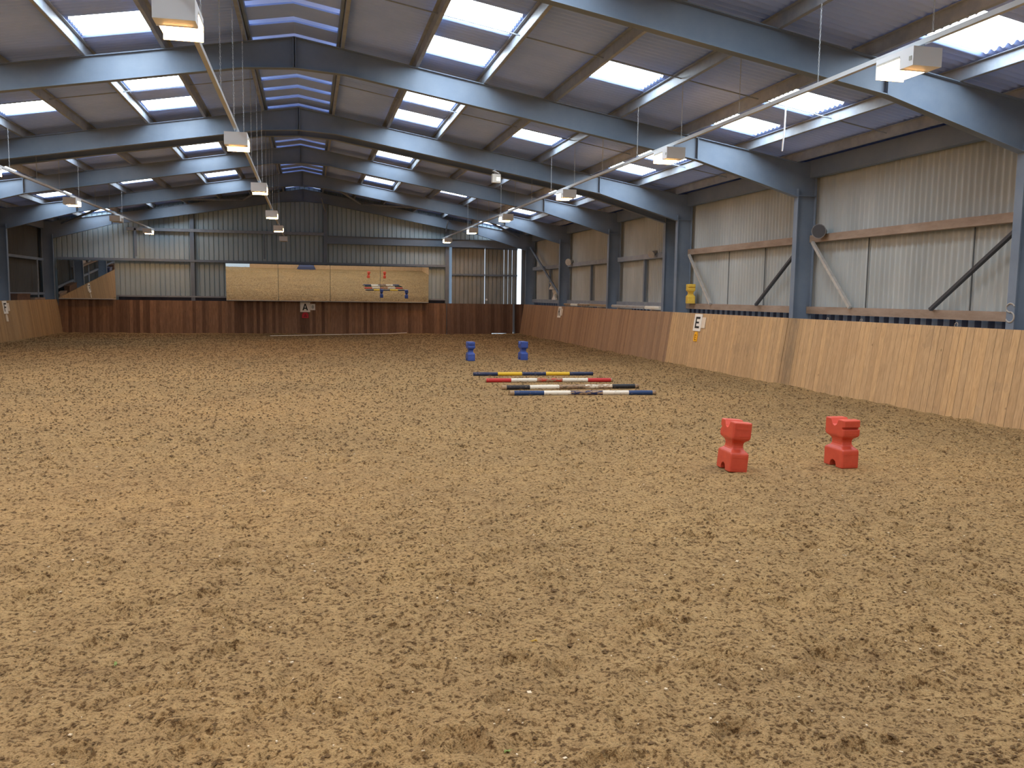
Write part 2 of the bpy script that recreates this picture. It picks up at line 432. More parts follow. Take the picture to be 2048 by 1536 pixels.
PUR = [.82, 2.18, 3.47, 4.86, 6.21, 7.62, 9.02, 10.12]
for s_ in (1, -1):
    for o_ in PUR:
        p = MB(); x = XRIDGE + s_ * o_; zr = ZRIDGE - SL * o_
        p.box(x - .004, x + .004, YB, WYE - .05, zr - .20, zr - .028)
        p.box(*sorted((x, x + s_ * .06)), YB, WYE - .05, zr - .204, zr - .198)
        p.box(*sorted((x, x - s_ * .06)), YB, WYE - .05, zr - .036, zr - .03)
        struct(p.build('roof_beam', M['galv']))
for s_ in (1, -1):
    for y in (7.65, 13.55, 19.5, 25.8, 31.15, 37.0):
        r = MB(); pts = [(XRIDGE + s_ * o_, y, ZRIDGE - SL * o_ - .13) for o_ in (.82, 10.12)]
        r.tube(pts, .011, 6)
        struct(r.build('roof_tie_beam', M['galv']))
    # eaves beam above the side cladding
    xw = 10.45 if s_ > 0 else -10.9
    struct(MB().box(*sorted((xw, xw - s_ * .16)), YB, WYE, roof(xw) - .42, roof(xw) - .06).build('eaves_beam', M['frame']))
# tubular bracing in the roof of the end bay
def brace(pts, r=.045, name='brace_beam', m='galv'): return struct(MB().tube(pts, r, 10).build(name, M[m]))
def rp(x, y, d=.36): return (x, y, roof(x) - d)
brace([rp(.60, 34.2), rp(2.3, 39.6)]); brace([rp(2.3, 39.6), rp(6.2, 34.2)]); brace([rp(6.2, 34.2), rp(9.6, 39.6)])
brace([rp(-1.0, 34.2), rp(-2.75, 39.6)]); brace([rp(-2.75, 39.6), rp(-6.5, 34.2)]); brace([rp(-6.5, 34.2), rp(-10.0, 39.6)])
brace([(10.2, 39.7, 4.1), (10.2, 34.3, 1.7)], .05, 'wall_brace_beam', 'frame')
brace([(.55, 38.1, 5.85), (.75, 39.9, 5.45)], .03); brace([(6.0, 38.1, 5.1), (6.2, 39.9, 4.75)], .03)

# ------------------------------------------------------------------ side walls
def corr_sheet(mb, x, y0, y1, z0, z1, pitch=PITCH, amp=.027, sub=6):
    n = int((y1 - y0) / pitch * sub); b = len(mb.v)
    for z in (z0, z1):
        for i in range(n + 1):
            y = y0 + (y1 - y0) * i / n; mb.v.append((x + amp * math.cos(2 * math.pi * y / pitch), y, z))
    for i in range(n): mb.f.append((b + i, b + i + 1, b + n + 2 + i, b + n + 1 + i)); mb.m.append(0)
def box_profile(mb, axis, at, u0, u1, zlo, zhi, pitch=.205, rib=.055, depth=.035, sgn=1):
    """trapezoid sheet; zhi may be a function of u"""
    us = []; u = u0
    while u < u1 - 1e-6:
        us += [(u, 0), (min(u + pitch - rib, u1), 0), (min(u + pitch - rib + .018, u1), depth), (min(u + pitch - .018, u1), depth)]; u += pitch
    us.append((u1, 0)); b = len(mb.v); n = len(us)
    for f in (zlo, zhi):
        for (q, d) in us:
            z = f(q) if callable(f) else f
            p = [q, at + sgn * d] if axis == 0 else [at + sgn * d, q]
            mb.v.append((p[0], p[1], z))
    for i in range(n - 1): mb.f.append((b + i, b + i + 1, b + n + i + 1, b + n + i)); mb.m.append(0)
wr = MB(); corr_sheet(wr, WXR, YB, WYE, 1.52, roof(WXR) - .01)
wall_r = struct(wr.build('wall_right', M['wall_sheet'], smooth=True))
lc = MB(); corr_sheet(lc, WXR + .05, YB, WYE, -.05, 1.56); lc.build('lower_cladding', M['leak_stripes'], wall_r)
# darker overlap joints of the sheets, as narrow lapped edge strips
for yj in (14.72, 18.6, 12.0, 20.4):
    MB().box(WXR - .036, WXR - .028, yj - .012, yj + .012, 1.55, 3.05).build('lap_edge', M['dark_sheet'], wall_r)
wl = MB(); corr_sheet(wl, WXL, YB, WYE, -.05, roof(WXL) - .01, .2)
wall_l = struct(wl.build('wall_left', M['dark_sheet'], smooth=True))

BAYS = [(4.7, 10.6), (10.6, 16.5), (16.5, 22.55), (22.55, 23.4), (23.4, 28.2), (28.2, 34.1), (34.1, 39.78)]
for (a, b) in BAYS:
    near = b < 23
    for z in (1.60, 3.10):
        g = MB()
        g.box(10.34, 10.50, a + .02, b - .02, z - .075, z + .075)
        struct(g.build('wall_rail_beam', M['timber_rail' if near else 'galv']))
    if near:
        struct(MB().bar((10.30, b - .2, 3.02), (10.30, b - 1.6, 1.68), .06, .06).build('knee_brace_beam', M['horn_pale']))
        struct(MB().bar((10.30, a + .25, 2.95), (10.30, a + 2.05, 1.68), .07, .05).build('knee_brace_beam', M['horn_dark']))
    elif b - a > 2:
        m_ = (a + b) / 2 + .1
        struct(MB().box(10.40, 10.48, m_ - .05, m_ + .05, 1.68, 3.03).build('wall_post_beam', M['frame']))
    # left side rails
    for z in (1.66, 3.08):
        struct(MB().box(-10.88, -10.80, a + .02, b - .02, z - .05, z + .05).build('wall_rail_beam', M['frame']))
for y in (34.35, 38.8, 31.0):
    struct(MB().box(-10.80, -10.76, y - .03, y + .03, 0, 3.05).build('wall_post_beam', M['galv']))

# ------------------------------------------------------------------ kickboards
def kick(name, m, pts_bottom, lean, th=.05, z0=-.06, z1=HK, cap=None):
    """sloping board wall between two floor points; lean = outward offset (x,y) at the top"""
    (x0, y0), (x1, y1) = pts_bottom; b = MB()
    k = z0 / z1
    fx = [(x0 + lean[0] * k, y0 + lean[1] * k, z0), (x1 + lean[0] * k, y1 + lean[1] * k, z0), (x1 + lean[0], y1 + lean[1], z1), (x0 + lean[0], y0 + lean[1], z1)]
    L = math.hypot(*lean) or 1; o = (lean[0] / L * th, lean[1] / L * th)
    bk = [(p[0] + o[0], p[1] + o[1], p[2]) for p in fx]
    b.add(fx + bk, [(0, 1, 2, 3), (7, 6, 5, 4), (0, 4, 5, 1), (1, 5, 6, 2), (2, 6, 7, 3), (3, 7, 4, 0)])
    return struct(recalc(b.build(name, m)))
kick('baseboard_right', M['kick_near'], ((XR, YB), (XR, 16.55)), (TR, 0))
kick('baseboard_right.001', M['kick_near'], ((XR, 16.57), (XR, 22.6)), (TR, 0))
kick('baseboard_right.002', M['kick_far_right'], ((XR, 22.62), (XR, YE + .02)), (TR, 0))
kick('baseboard_left', M['kick_left'], ((XL, YB), (XL, YE + .02)), (-TL, 0))
kick('baseboard_far', M['kick_end'], ((XL - .15, YE), (6.25, YE)), (0, TE))
kick('baseboard_far.001', M['kick_door'], ((6.28, YE), (8.42, YE)), (0, TE))
kick('baseboard_far.003', M['kick_door'], ((8.425, YE), (9.15, YE)), (0, TE), z0=.045)
kick('baseboard_far.004', M['kick_door'], ((9.155, YE), (9.45, YE)), (0, TE))
kick('baseboard_far.002', M['kick_door'], ((9.56, YE), (XR + .2, YE)), (0, TE))
struct(MB().bar((9.505, YE - .02, .0), (9.505, YE + TE - .02, HK + .04), .08, .05).build('baseboard_post', M['frame']))
kick('baseboard_back', M['kick_near'], ((-5.5, YB + .1), (XR + .2, YB + .1)), (0, -.15))

# ------------------------------------------------------------------ far gable wall, posts, doors
fw = MB()
box_profile(fw, 0, WYE, WXL, 6.36, -.05, lambda x: roof(x) - .01)
box_profile(fw, 0, WYE, 6.36, 10.6, 4.16, lambda x: roof(x) - .01)
box_profile(fw, 0, WYE, 10.02, 10.6, -.05, 4.16)
wall_f = struct(fw.build('wall_far', M['box_sheet']))
def post(x, z1, w_=.17, name='gable_column'):
    b = MB(); y = 39.98
    y = 40.06; b.box(x - w_ / 2, x + w_ / 2, y - .012, y, 0, z1); b.box(x - w_ / 2, x + w_ / 2, y + .14, y + .152, 0, z1); b.box(x - .006, x + .006, y, y + .14, 0, z1)
    return struct(b.build(name, M['frame']))
for x in (-4.95, .74, 6.3): post(x, zb(abs(x - XRIDGE)) + .05)
post(9.98, 4.1)
def rail(x0, x1, z, h=.12, m='galv', d=.14): return struct(MB().box(x0, x1, 40.03, 40.03 + d, z - h / 2, z + h / 2).build('gable_rail_beam', M[m]))
rail(-7.6, .65, 4.47, .13); rail(-10.35, 6.2, 3.16, .10, 'frame'); rail(-10.3, 6.2, 1.60, .07); rail(-7.3, -7.2, 3.9, 1.2, 'frame', .06)
rail(-1.95, -1.88, 3.85, 1.1, 'frame', .06)
lb = MB(); lb.box(.83, 10.0, 40.02, 40.03, 4.05, 4.40); lb.box(.83, 10.0, 39.95, 40.11, 4.39, 4.405); lb.box(.83, 10.0, 39.95, 40.11, 4.045, 4.06)
struct(lb.build('lintel_beam', M['frame']))
# added dark strip carrying the shade of the gap below the lowest rail
struct(MB().box(-8.0, 6.2, 40.13, 40.15, 1.38, 1.565).build('gap_shade_strip', M['navy_sheet']))
# sliding doors outside the opening
def door(n, x0, x1, y, sheet_z=4.10):
    d = empty('door_%d' % n, ((x0 + x1) / 2, y, 0)); struct(d)
    b = MB(); c_ = (x0 + x1) / 2; cuts = [x0] + [x1 - q for q in (.66, .46, .26)] + [x1] if n == 2 else [x0, x1]
    for u0, u1 in zip(cuts[:-1], cuts[1:]): box_profile(b, 0, .02, u0 - c_ + (.018 if u0 > x0 else 0), u1 - c_, .05, sheet_z, .205, .055, .035)
    if n == 2:
        for u in cuts[1:-1]: MB().box(u - c_ - .002, u - c_ + .02, .06, .064, 2.9, sheet_z).build('translucent_slot', M['grp'], d)
        b2 = MB()
        for u in cuts[1:-1]: b2.box(u - c_ - .004, u - c_ + .022, .06, .064, .05, 2.9)
        b2.build('backing_strip', M['door_sheet'], d)
    b.build('door_sheet', M['door_sheet'], d)
    f = MB(); w_ = (x1 - x0) / 2
    for z in (.15, 2.78, sheet_z - .06): f.box(-w_, w_, -.05, .015, z - .04, z + .04)
    f.build('door_rail', M['frame'], d)
    return d
d1 = door(1, 6.56, 8.135, 40.34); d2 = door(2, 8.165, 9.74, 40.42)
MB().box(-1.0, -.79, .01, .016, .05, 4.10).build('translucent_strip', M['grp'], d1)
struct(MB().box(6.30, 10.3, 40.20, 40.5, 4.14, 4.22).build('door_track_beam', M['frame']))
struct(MB().box(5, 12, 40.3, 60, -.3, -.1).build('ground.001', M['outside']))

# ------------------------------------------------------------------ back wall with open doorway to the yard (seen in the mirrors)
bw = MB()
box_profile(bw, 0, YB - .25, -5.45, 10.6, -.05, lambda x: roof(x) - .01, sgn=-1)
box_profile(bw, 0, YB - .25, -11.0, -5.45, 3.6, lambda x: roof(x) - .01, sgn=-1)
box_profile(bw, 0, YB - .25, -11.0, -9.9, -.05, 3.6, sgn=-1)
struct(bw.build('wall_back', M['box_sheet']))

# ------------------------------------------------------------------ mirrors
def mirror_panel(x0, x1, z0, h, y, tilt, yaw, label, group):
    xm = (x0 + x1) / 2; w_ = (x1 - x0) / 2 - .004
    r = MB().box(-w_, w_, .006, .045, 0, h).build('wall_mirror', M['galv'])
    r.location = (xm, y, z0); r.rotation_euler = (tilt, 0, yaw)
    MB().box(-w_ + .004, w_ - .004, 0, .006, .004, h - .004).build('mirror_glass', M['mirror'], r)
    MB().box(-w_, w_, -.012, .05, -.028, -.001).build('bottom_ledge', M['offwhite'], r)
    return tag(r, label, 'mirror', group)
edges = [-3.55, -1.33, .93, 3.16, 5.39]
labs = ['large mirror panel at the left end of the long row, showing a bright doorway',
        'large mirror panel above the A marker showing bare sand and a dark blue base',
        'large mirror panel right of the central post, showing the left reflected red block',
        'large mirror panel at the right end of the long row, reflecting poles and blue blocks']
for i in range(4):
    xm = (edges[i] + edges[i + 1]) / 2
    mirror_panel(edges[i], edges[i + 1], 1.475, 1.60, 39.80 - (xm - .9) * math.tan(R(.28)) * -1, R(2.84), R(-.28), labs[i], 'long row of arena mirrors')
mirror_panel(-10.30, -8.05, 1.475, 1.60, 39.84, R(3.3), R(.95), 'separate mirror in the left corner of the far wall reflecting the left boards', None)

# ------------------------------------------------------------------ letter markers
def strokes(ch):
    """letter as polygons in a unit box"""
    def q(*p): return list(p)
    if ch == 'E': return [q((.0, 0), (.24, 0), (.24, 1), (.0, 1)), q((.24, .82), (1, .82), (1, 1), (.24, 1)), q((.24, .42), (.82, .42), (.82, .58), (.24, .58)), q((.24, 0), (1, 0), (1, .18), (.24, .18))]
    if ch == 'F': return [q((.0, 0), (.24, 0), (.24, 1), (.0, 1)), q((.24, .82), (1, .82), (1, 1), (.24, 1)), q((.24, .42), (.82, .42), (.82, .58), (.24, .58))]
    if ch == 'K': return [q((.0, 0), (.24, 0), (.24, 1), (.0, 1)), q((.24, .38), (.74, 1), (1.02, 1), (.24, .62)), q((.40, .56), (.58, .70), (1.04, 0), (.74, 0))]
    if ch == 'A': return [q((0, 0), (.24, 0), (.58, 1), (.40, 1)), q((1, 0), (.76, 0), (.42, 1), (.60, 1)), q((.24, .22), (.76, .22), (.70, .40), (.30, .40))]
def sign(name, origin, rotz, lean, letter, tagmat, taglet, labels, ellipse=False, tag_w=.2):
    """white letter board, small side board and small tag; local x = viewer's right, z up the boards, -y towards the arena"""
    base = Matrix.Translation(origin) @ Matrix.Rotation(rotz, 4, 'Z') @ Matrix.Rotation(-lean, 4, 'X')
    b = MB().box(-.22, .22, -.018, 0, .97, 1.42).build(name, M['sign_white']); b.matrix_world = base
    lt = MB()
    for p in strokes(letter): lt.prism([(-.125 + x * .25, 1.045 + z * .30) for x, z in p], 1, -.0215, -.018)
    recalc(lt.build('letter', M['black'], b))
    tag(b, labels[0], 'sign', 'letter marker boards')
    s = MB().box(.225, .44, -.014, 0, 1.06, 1.34).build('side_board', M['sign_white' if ellipse else 'sign_cream']); s.matrix_world = base
    if ellipse:
        MB().prism([(.335 + .06 * math.cos(a * math.pi / 8), 1.2 + .085 * math.sin(a * math.pi / 8)) for a in range(16)], 1, -.016, -.014).build('print', M['grey_spot'], s)
    tag(s, labels[1], 'sign', 'small boards beside the letters')
    if tagmat:
        tw = tag_w / 2
        pts = [(-tw, .70), (tw, .70), (tw, .86), (tw * .55, .95), (-tw * .55, .95), (-tw, .86)]
        g = recalc(MB().prism(pts, 1, -.016, 0).build('letter_tag', M[tagmat])); g.matrix_world = base
        if taglet:
            l2 = MB()
            for p in strokes(letter): l2.prism([(-.05 + x * .10, .735 + z * .14), ][:0] or [(-tw * .5 + x * tw, .735 + z * .14) for x, z in p], 1, -.019, -.016)
            recalc(l2.build('letter', M[taglet], g))
        tag(g, labels[2], 'sign', 'small tags below the letters')
leanR = math.atan(TR / HK); leanL = math.atan(TL / HK); leanE = math.atan(TE / HK)
sign('letter_marker', (XR - .004, 20.88, 0), R(-90), leanR, 'E', 'sign_yellow', 'amber_dark',
     ['white board with a black letter E on the right boards', 'small blank cream board fixed beside the E board', 'small amber tag with a letter E below the E board'])
sign('letter_marker', (XR - .004, 33.75, 0), R(-90), leanR, 'K', None, None,
     ['white board with a black letter K at the far right corner', 'small blank board fixed beside the K board', ''])
sign('letter_marker', (XL + .004, 33.35, 0), R(90), leanL, 'F', 'sign_cream', None,
     ['white board with a black letter F on the left boards', 'small blank board fixed beside the F board on the left', 'small pale tag hanging below the F board'], tag_w=.2)
sign('letter_marker', (-.18, YE - .004, 0), 0, leanE, 'A', 'sign_red', 'red_dark',
     ['white board with a black letter A on the far wall boards', 'small white board with a grey oval beside the A board', 'small red tag with a dark letter A below the A board'], True, .29)
# chalked S on the near right column
cs = MB(); pts = []
for k in range(25):
    a = R(20 + k * 10.2); pts.append((-.002, -.075 * math.cos(a), 1.74 + .065 * math.sin(a)))
for k in range(1, 25):
    a = R(90 - k * 10.2); pts.append((-.002, -.075 * math.cos(a), 1.605 + .075 * math.sin(a)))
cs.tube(pts, .012, 6)
so = cs.build('chalk_letter', M['chalk']); so.location = (COLR - .008, 10.6, 0)
tag(so, 'letter S chalked on the nearest right column above the boards', 'marking')

# ------------------------------------------------------------------ lamps, trunking, chains
def lamp_proto(lit):
    t = empty('arena_lamp')
    b = MB()
    b.box(-.165, .165, -.29, .29, -.05, -.0)                # top cover
    b.box(-.165, .165, -.29, -.10, -.185, -.05)             # control gear box at the near end
    b.box(-.165, .165, .275, .29, -.20, -.05)               # far end plate
    b.box(-.165, .165, -.10, -.085, -.19, -.05)
    b.build('housing', M['white'], t)
    for x0, x1 in ((-.168, -.158), (.158, .168)): MB().box(x0, x1, -.085, .275, -.075, -.05).build('rim', M['offwhite'], t)
    l = MB()
    n = 6; prof = [(-.158, -.052), (-.158, -.15)] + [(-.158 + .05 - .05 * math.cos(a * math.pi / 12), -.15 - .045 * math.sin(a * math.pi / 12)) for a in range(1, n + 1)]
    prof += [(-x, z) for x, z in reversed(prof)]
    l.prism(prof, 1, -.083, .273)
    recalc(l.build('lens', M['lens' if lit else 'lens_off'], t))
    for y_ in (-.2, .2): MB().bar((0, y_, 0), (0, y_, .04), .05, .02).build('bracket', M['galv'], t)
    p = MB().box(-.169, -.165, -.27, -.23, -.13, -.09).build('rating_plate', M['grey_spot'], t)
    return t
ROWSL = [('right', 6.0, 4.395), ('central', -1.04, 4.255), ('left', -6.4, 4.42)]
LY = [1.9, 7.92, 13.95, 20.0, 26.45, 32.15, 38.15]
ORD = ['first', 'second', 'third', 'fourth', 'fifth', 'sixth', 'seventh', 'eighth', 'ninth', 'tenth', 'eleventh', 'twelfth', 'thirteenth', 'fourteenth', 'fifteenth', 'sixteenth', 'seventeenth']
UNLIT = {('central', 38.15), ('left', 32.15)}
lit0 = lamp_proto(True); off0 = lamp_proto(False); used = {True: False, False: False}
FIRST = {'right': 7.92, 'central': 7.92, 'left': 26.45}
for nm, x, z in ROWSL:
    vis = [y for y in LY if y >= FIRST[nm]]
    for y in LY:
        lit = (nm, y) not in UNLIT
        src = lit0 if lit else off0
        o = src if not used[lit] else copy_tree(src); used[lit] = True
        o.location = (x, y, z - .065)
        if y in vis:
            k = vis.index(y); place = 'nearest' if k == 0 else ('last at the far wall' if k == len(vis) - 1 else ORD[k] + ' from the camera')
            lb = '%s box lamp under the %s ceiling trunking, %s' % ('glowing orange' if lit else 'unlit white', nm, place)
        else:
            lb = 'glowing box lamp of the %s row beyond the frame, %s' % (nm, 'above the camera' if y < 3 else ORD[LY.index(y)] + ' of its row')
        tag(o, lb, 'lamp', 'box lamps in three rows')
    t = MB().box(x - .025, x + .025, .6, 39.6, z - .025, z + .025)
    t = t.build('lighting_trunking', M['trunk']); tag(t, 'long grey square trunking carrying the %s row of lamps' % nm, 'trunking', 'lamp trunking runs')
def chain_mesh(L):
    b = MB(); n = int(L / .036); pitch = L / n
    for i in range(n):
        z = i * pitch + pitch / 2; a = (1, 0) if i % 2 else (0, 1); pts = []
        for k in range(6):
            t_ = k * math.pi / 3; pts.append((a[0] * .008 * math.cos(t_), a[1] * .008 * math.cos(t_), z + pitch * .62 * math.sin(t_)))
        b.tube(pts + pts[:1], .0028, 4, cap=False)
    return b
for nm, x, z in ROWSL:
    o_ = abs(x - XRIDGE); top = ZRIDGE - SL * o_ - .204; L = top - (z + .024)
    first = None; k = 0
    for i in range(14):
        y = 7.58 + 1.965 * i
        if nm == 'left' and y < 21: continue
        if nm == 'central' and y < 9: continue
        if first is None: first = chain_mesh(L).build('hanging_chain', M['steel_chain']); o = first
        else: o = first.copy(); COL.objects.link(o)
        o.location = (x, y, z + .024)
        tag(o, 'thin steel chain holding the %s trunking, %s from the camera' % (nm, ORD[k]), 'chain', 'chains of the %s trunking' % nm); k += 1

# ------------------------------------------------------------------ jump blocks
def block_mesh(name, A=.35, B=.205, H=.53):
    """x = thickness, y = profile width; cup on top, arch below, slot on the +y flank, waist all round"""
    prof = [(0, .97), (.012, 1), (.175, 1), (.192, .985), (.205, .93), (.232, .66), (.25, .58), (.275, .56), (.30, .58), (.318, .66), (.345, .93), (.36, .985), (.377, 1), (.518, 1), (.53, .965)]
    def ring(z, k):
        a = A / 2 * k; kb = 1 - (1 - k) * .85; b = B / 2 * kb; r = .018; pts = []
        for cx_, cy_, a0 in ((b - r, a - r, 0), (-b + r, a - r, 90), (-b + r, -a + r, 180), (b - r, -a + r, 270)):
            for s_ in range(4):
                t_ = R(a0 + s_ * 30); pts.append((cx_ + r * math.cos(t_), cy_ + r * math.sin(t_), z))
        return pts
    b = MB(); n = 16
    rings = [ring(z, k) for z, k in prof]
    fs = []
    for i in range(len(rings) - 1):
        for k in range(n): fs.append((i * n + k, i * n + (k + 1) % n, (i + 1) * n + (k + 1) % n, (i + 1) * n + k))
    fs += [tuple(range(n - 1, -1, -1)), tuple(range((len(rings) - 1) * n, len(rings) * n))]
    b.add([p for g in rings for p in g], fs)
    body = b.build(name, M['plastic_red'])
    cut = MB()
    # pole cup on top: rounded V
    cut.prism([(-.075, .56), (-.066, .525), (-.035, .468), (0, .452), (.035, .468), (.066, .525), (.075, .56)], 0, -.3, .3)
    cut.prism([(-.055, -.03), (-.055, .03), (-.038, .062), (0, .076), (.038, .062), (.055, .03), (.055, -.03)], 0, -.3, .3)
    cut.prism([(A / 2 + .05, .452), (A / 2 - .035, .452), (A / 2 - .035, .428), (A / 2 + .05, .42)], 0, -.3, .3)
    c = recalc(cut.build('cutter', M['plastic_red']))
    md = body.modifiers.new('b', 'BOOLEAN'); md.operation = 'DIFFERENCE'; md.object = c; md.solver = 'EXACT'
    bv = body.modifiers.new('v', 'BEVEL'); bv.width = .005; bv.segments = 2; bv.limit_method = 'ANGLE'; bv.angle_limit = R(40)
    dg = bpy.context.evaluated_depsgraph_get(); me = bpy.data.meshes.new_from_object(body.evaluated_get(dg))
    bpy.data.objects.remove(body, do_unlink=True); bpy.data.objects.remove(c, do_unlink=True)
    # moulded raised lines on the flat flanks
    import bmesh
    bm = bmesh.new(); bm.from_mesh(me)
    def rbox(x0, x1, y0, y1, z0, z1):
        vv = [bm.verts.new(p) for p in ((x0, y0, z0), (x1, y0, z0), (x1, y1, z0), (x0, y1, z0), (x0, y0, z1), (x1, y0, z1), (x1, y1, z1), (x0, y1, z1))]
        for f in ((0, 3, 2, 1), (4, 5, 6, 7), (0, 1, 5, 4), (1, 2, 6, 5), (2, 3, 7, 6), (3, 0, 4, 7)): bm.faces.new([vv[i] for i in f])
    for s_ in (1, -1):
        for z in (.035, .155, .385, .50):
            y0, y1 = sorted((s_ * A / 2, s_ * (A / 2 + .003)))
            rbox(-.075, .075, y0, y1, z - .003, z + .003)
        if s_ < 0: rbox(-.075, .075, -A / 2 - .003, -A / 2, .455, .459)
    bm.to_mesh(me); bm.free()
    me.name = name
    return me
bm_red = block_mesh('jump_block')
def block(m, loc, rotz, ry, label, group):
    me = bm_red.copy(); me.materials.clear(); me.materials.append(M[m])
    o = bpy.data.objects.new('jump_block', me); COL.objects.link(o); o.location = loc; o.rotation_euler = (0, ry, rotz)
    return tag(o, label, 'jump block', group)
block('plastic_red', (4.40, 8.30, ground(4.40, 8.30) - .004), R(-4), R(4.5), 'red plastic jump block tilting slightly, left of the red pair', 'red jump blocks')
block('plastic_red', (5.72, 8.29, ground(5.72, 8.29) - .004), R(180), R(0), 'red plastic jump block with a slot across its front, right of the red pair', 'red jump blocks')
block('plastic_blue', (4.38, 23.62, ground(4.38, 23.62) - .002), R(180), 0, 'blue plastic jump block with a slotted front, left of the blue pair', 'blue jump blocks')
block('plastic_blue', (5.96, 23.87, ground(5.96, 23.87) - .002), R(2), 0, 'blue plastic jump block with a plain front, right of the blue pair', 'blue jump blocks')
block('plastic_yellow', (10.26, 22.08, 1.675), R(165), 0, 'yellow plastic jump block standing on the wall rail behind the E marker', None)

# ------------------------------------------------------------------ ground poles
def worn(name, col, wear, rough=.55):
    m = mat(name, col, rough); t = NT(m); co = t.coord()
    n = t.noise(t.scale(co, (3, 14, 14)), 2.0, 5, .7); n2 = t.noise(co, 18, 3, .6)
    k = t.math('GREATER_THAN', t.math('ADD', t.math('MULTIPLY', n, .75), t.math('MULTIPLY', n2, .25)), wear)
    c = t.mix(k, col, t.ramp(n2, [(.3, (.16, .10, .06)), (.7, (.4, .28, .17))]))
    t.link(c, t.b.inputs['Base Color']); return m
P_NAVY = worn('navy_pole_paint', (.022, .035, .085), .60); P_YEL = worn('yellow_pole_paint', (.72, .47, .03), .66)
P_RED = worn('red_pole_paint', (.48, .03, .03), .62); P_WHITE = worn('white_pole_paint', (.72, .68, .58), .60)
P_REDW = worn('worn_red_pole_paint', (.45, .05, .03), .50); P_BLACK = worn('black_pole_paint', (.02, .02, .024), .60)
P_BARE = worn('weathered_pole_wood', (.12, .09, .06), .46); P_BLUE = worn('blue_pole_paint', (.02, .05, .14), .60)
P_BLUEW = worn('worn_blue_pole_paint', (.02, .03, .09), .50); P_WHITEW = worn('worn_white_pole_paint', (.68, .62, .5), .50)
P_GREY = worn('speckled_grey_pole', (.34, .34, .33), .56); P_END = worn('pole_end_wood', (.35, .24, .13), .55)
def pole(name, a, b, rad, bands, label, group, cat='pole', bend=.0):
    """bands: list of (fraction end, material); a, b are the resting points below the pole's ends"""
    a = Vector(a); b = Vector(b); L = (b - a).length; mb = MB(); mats = []; n = 16; N = 40
    prev = 0
    for (fe, m_) in bands:
        if m_ not in mats: mats.append(m_)
        k = max(2, int(N * (fe - prev))); pts = []; rs = []
        for i in range(k + 1):
            f = prev + (fe - prev) * i / k
            pts.append((f * L, math.sin(f * math.pi) * bend, 0)); rs.append(rad * (1 + .03 * math.sin(f * 23)))
        mb.tube(pts, rs, n, mats.index(m_), cap=(prev == 0 or fe == 1)); prev = fe
    o = mb.build(name, mats, smooth=False)
    for p in o.data.polygons:
        if len(p.vertices) == 4: p.use_smooth = True
    d = (b - a).normalized()
    o.location = a + Vector((0, 0, rad)); o.rotation_euler = (0, -math.asin(d.z), math.atan2(d.y, d.x))
    return tag(o, label, cat, group)
def five(c1, c2, c3, end=.0):
    return [(.2, c1), (.4, c2), (.6, c3), (.8, c2), (1, c1)]
def gz(x, y): return ground(x, y) - .006
G = 'painted poles on the sand'
pole('ground_pole', (3.61, 19.10, gz(5, 19.05)), (6.42, 18.97, gz(5, 19)), .043, five(P_NAVY, P_YEL, P_NAVY), 'navy and yellow banded pole lying on the sand, farthest of four', G)
pole('ground_pole', (3.59, 17.64, gz(5, 17.55)), (6.36, 17.46, gz(5, 17.55)), .045, [(.008, P_END)] + five(P_RED, P_WHITE, P_REDW)[0:4] + [(.985, P_RED), (1, P_END)], 'red and white banded pole lying on the sand', G)
pole('ground_pole', (3.62, 16.19, gz(5, 16.15)), (6.44, 16.15, gz(5, 16.15)), .047, [(.035, P_END), (.2, P_BLACK), (.41, P_WHITE), (.6, P_BARE), (.8, P_WHITEW), (.97, P_BLACK), (1, P_BARE)], 'black and white banded pole with bare wood in its middle on the sand', G)
pole('ground_pole', (3.57, 15.27, gz(5, 15.15)), (6.34, 15.03, gz(5, 15.15)), .046, [(.03, P_END), (.23, P_BLUE), (.41, P_WHITE), (.63, P_BLUEW), (.81, P_WHITE), (.975, P_BLUE), (1, P_BARE)], 'blue and white banded pole lying on the sand, nearest of four', G)
G2 = 'poles stored behind the right boards'
pole('stored_pole', (10.10, 27.9, 1.46), (10.10, 23.75, 1.46), .055, [(.72, P_GREY), (1, P_WHITE)], 'speckled grey pole with a white end stored on top of the right boards', G2)
pole('stored_pole', (10.10, 33.6, 1.46), (10.12, 30.6, 1.46), .045, [(.3, P_BARE), (.6, P_WHITE), (1, P_BARE)], 'bare wooden pole with a white band stored behind the K marker', G2)
pole('stored_pole', (10.23, 32.0, 1.46), (10.23, 28.5, 1.46), .05, [(.35, P_WHITE), (1, P_END)], 'pale wooden pole stored along the right boards nearer than the banded one', G2)
# brackets carrying the stored poles
for y in (24.3, 27.2, 29.3, 31.2, 33.2):
    struct(MB().box(10.02, 10.52, y - .04, y + .04, 1.37, 1.46).build('bracket_beam', M['timber_rail']))

